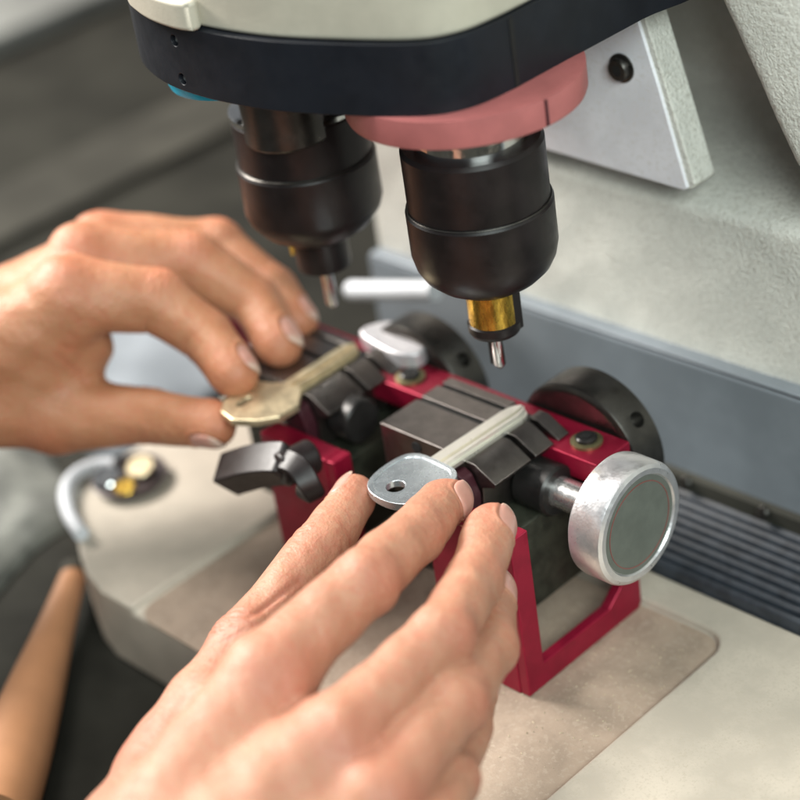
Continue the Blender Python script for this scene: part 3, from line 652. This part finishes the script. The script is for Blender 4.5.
        mn = bpy.data.meshes.new('fingernail'); A = np.concatenate([top, bot]); mn.from_pydata([tuple((x-cen)*MM) for x in A], [], F)
        at = mn.attributes.new('edge', 'FLOAT', 'POINT'); at.data.foreach_set('value', np.array(ed+ed, np.float32)); mn.materials.append(nail)
        bm = bmesh.new(); bm.from_mesh(mn); bmesh.ops.remove_doubles(bm, verts=bm.verts, dist=1e-6); bmesh.ops.recalc_face_normals(bm, faces=bm.faces); bm.to_mesh(mn); bm.free(); mn.shade_smooth()
        no = bpy.data.objects.new('fingernail', mn); COL.objects.link(no); no.parent = o
    return o

SK_R = skin_mat('skin_front', (0.395, 0.185, 0.112), (0.41, 0.115, 0.072), (0.44, 0.225, 0.14))
SK_L = skin_mat('skin_rear', (0.40, 0.175, 0.085), (0.44, 0.135, 0.075), (0.44, 0.215, 0.115))
NM = nail_mat('nail', (0.50, 0.255, 0.20), (0.58, 0.42, 0.34))

RIGHT = nrm(CR); UPV = nrm(CU); TO = nrm(-CW)
def dn(r_, u_, t_): return nrm(RIGHT*r_+UPV*u_+TO*t_)
#RH
nR = dn(.5, 0, .85)
RH = Hand([
 dict(j=[(20.4, -22.2, 3.0), (30.0, -43.4, 9.0), (38.6, -70.6, 14.0), (40.9, -108.7, 9.0)], r=[6.9, 7.8, 8.6, 10.2], n=nR, nail=(5.6, 0.82, 0.1), mk=0.8, k=8),
 dict(j=[(37.6, -22.9, 1.4), (50.6, -43.0, 2.4), (64.6, -70.2, 7.6), (68.0, -110.8, 4.0)], r=[6.7, 7.5, 8.1, 9.8], n=dn(.6, -.02, .78), nail=(5.6, 0.82, 0.1), mk=0.8),
 dict(j=[(45.8, -33.5, -11.0), (61.9, -52.1, -10.0), (76.0, -79.9, -2.0), (83.3, -113.6, -3.0)], r=[6.4, 7.3, 8.2, 9.6], n=dn(.7, -.05, .7), nail=(5.6, 0.86, 0.2), mk=0.6),
 dict(j=[(53.4, -50.9, -28.0), (66.0, -67.6, -24.0), (81.0, -89.5, -17.0), (98.0, -118.7, -12.0)], r=[5.8, 6.6, 7.4, 9], n=dn(.9, -.2, .4), nail=(4.5, 0.75, -0.6)),
 dict(j=[(-13.0, -27.8, -4.0), (-4.0, -50.8, -6.5), (5.0, -87.5, -13.0), (16.0, -127.0, -24.0)], r=[5.9, 8.4, 10.4, 14], n=dn(-.80, .35, .35), nail=(5.8, 0.72, -0.8), k=9, crease=1.5),
], [((40.9, -108.7, 6.0), (52, -190, -12), 11, 15), ((66, -110.8, 3), (62, -190, -12), 10.8, 15), ((81, -113.6, -6), (72, -190, -14), 10.2, 14), ((95, -118.7, -14), (82, -190, -16), 9, 13),
    ((16, -122, -24), (50, -192, -16), 14, 15), ((14, -108, -16), (44, -114, -4), 10, 10)], [], [
 ((7.2, -86.3, -2.0), (6.1, -67, -2.3), .7, .9), ((3.5, -89.6, -1.9), (7.6, -82.5, -2.6), .35, .5), ((-5.2, -57.5, 0.8), (1.9, -58.1, 0), .28, .4),
 ((-5.4, -54.4, 1.6), (2.8, -54, -.8), .3, .4), ((-2.6, -44.7, 1.1), (2.9, -45.2, -5.1), .25, .4), ((7, -95.6, -3.8), (9.9, -87.1, -3), .3, .5)])
build_hand('hand', 'right hand in front, pinching the silver key blank between thumb and forefinger', RH, (-36, -205, -54), (120, -8, 34), SK_R, NM)
#LH
nL = dn(.88, .30, .25)
LH = Hand([
 dict(j=[(-82.3, -11.7, 6.8), (-98.4, -8.6, 14.5), (-114.5, -13.6, 25.0), (-133.1, -34.0, 32.0)], r=[7.5, 8.6, 9.9, 12.5], n=nL, nail=(5.4, 0.78, -0.4), mk=0.6, k=7),
 dict(j=[(-86.0, 10.4, 5.0), (-103.5, 17.0, 13.0), (-124.4, 9.2, 26.0), (-145.0, -18.0, 34.0)], r=[7.5, 8.6, 10.2, 12.2], n=dn(.85, .15, .5), nail=(5.6, 0.78, -0.4), mk=0.8),
 dict(j=[(-97.5, 28.0, 2.0), (-110.4, 30.5, 10.0), (-133.5, 27.1, 21.0), (-158.5, -1.4, 29.0)], r=[7.0, 7.8, 9.2, 11.0], n=dn(.7, .7, .1), nail=(5, 0.75, -0.4), mk=.6),
 dict(j=[(-118.3, 42.1, -10.0), (-136.5, 44.8, -2.0), (-153.6, 38.6, 8.0), (-167.6, 12.7, 18.0)], r=[5.9, 6.9, 7.8, 10.0], n=dn(.6, .7, .3), nail=(5, 0.8, -0.4)),
 dict(j=[(-82.0, -23.8, -6.0), (-109.0, -29.4, -9.0), (-139.5, -47.1, -9.0), (-168.0, -66.7, 2.0)], r=[7.2, 9.2, 12.6, 16.0], n=dn(.25, -.80, .5), nail=(5.6, 0.80, -0.6), k=10, crease=1.2),
], [((-133.1, -36.0, 28.0), (-190, -112, -2), 12.5, 18), ((-145, -20, 29), (-198, -103, -2), 12, 18), ((-158.5, -3.4, 25.0), (-205, -95, -4), 11, 17), ((-167, 10, 15), (-208, -90, -8), 10, 16),
    ((-158.0, -62, 1.0), (-190, -118, -2), 15, 18), ((-139, -42, 16), (-150, -58, 0), 11, 13), ((-137, -32, 11), (-139.5, -44, -3), 10.5, 11)], [], [
 ((-124.3, -41.5, 38.9), (-120, -39.7, 28.4), .5, .8), ((-123, -39.3, 38.9), (-118.4, -35.4, 26.7), .5, .7), ((-121.1, -37.1, 37.7), (-116, -31.9, 27.2), .35, .6),
 ((-126.7, -47.4, 19.2), (-126, -38.5, 2.3), .5, .8), ((-125, -45.3, 21.2), (-121, -36, 9), .5, .8), ((-122.5, -43, 24.5), (-118, -34, 14), .4, .7)])
build_hand('hand', 'left hand behind, fingers and thumb holding the brass key on the far vise', LH, (-235, -150, -40), (-70, 66, 60), SK_L, NM)
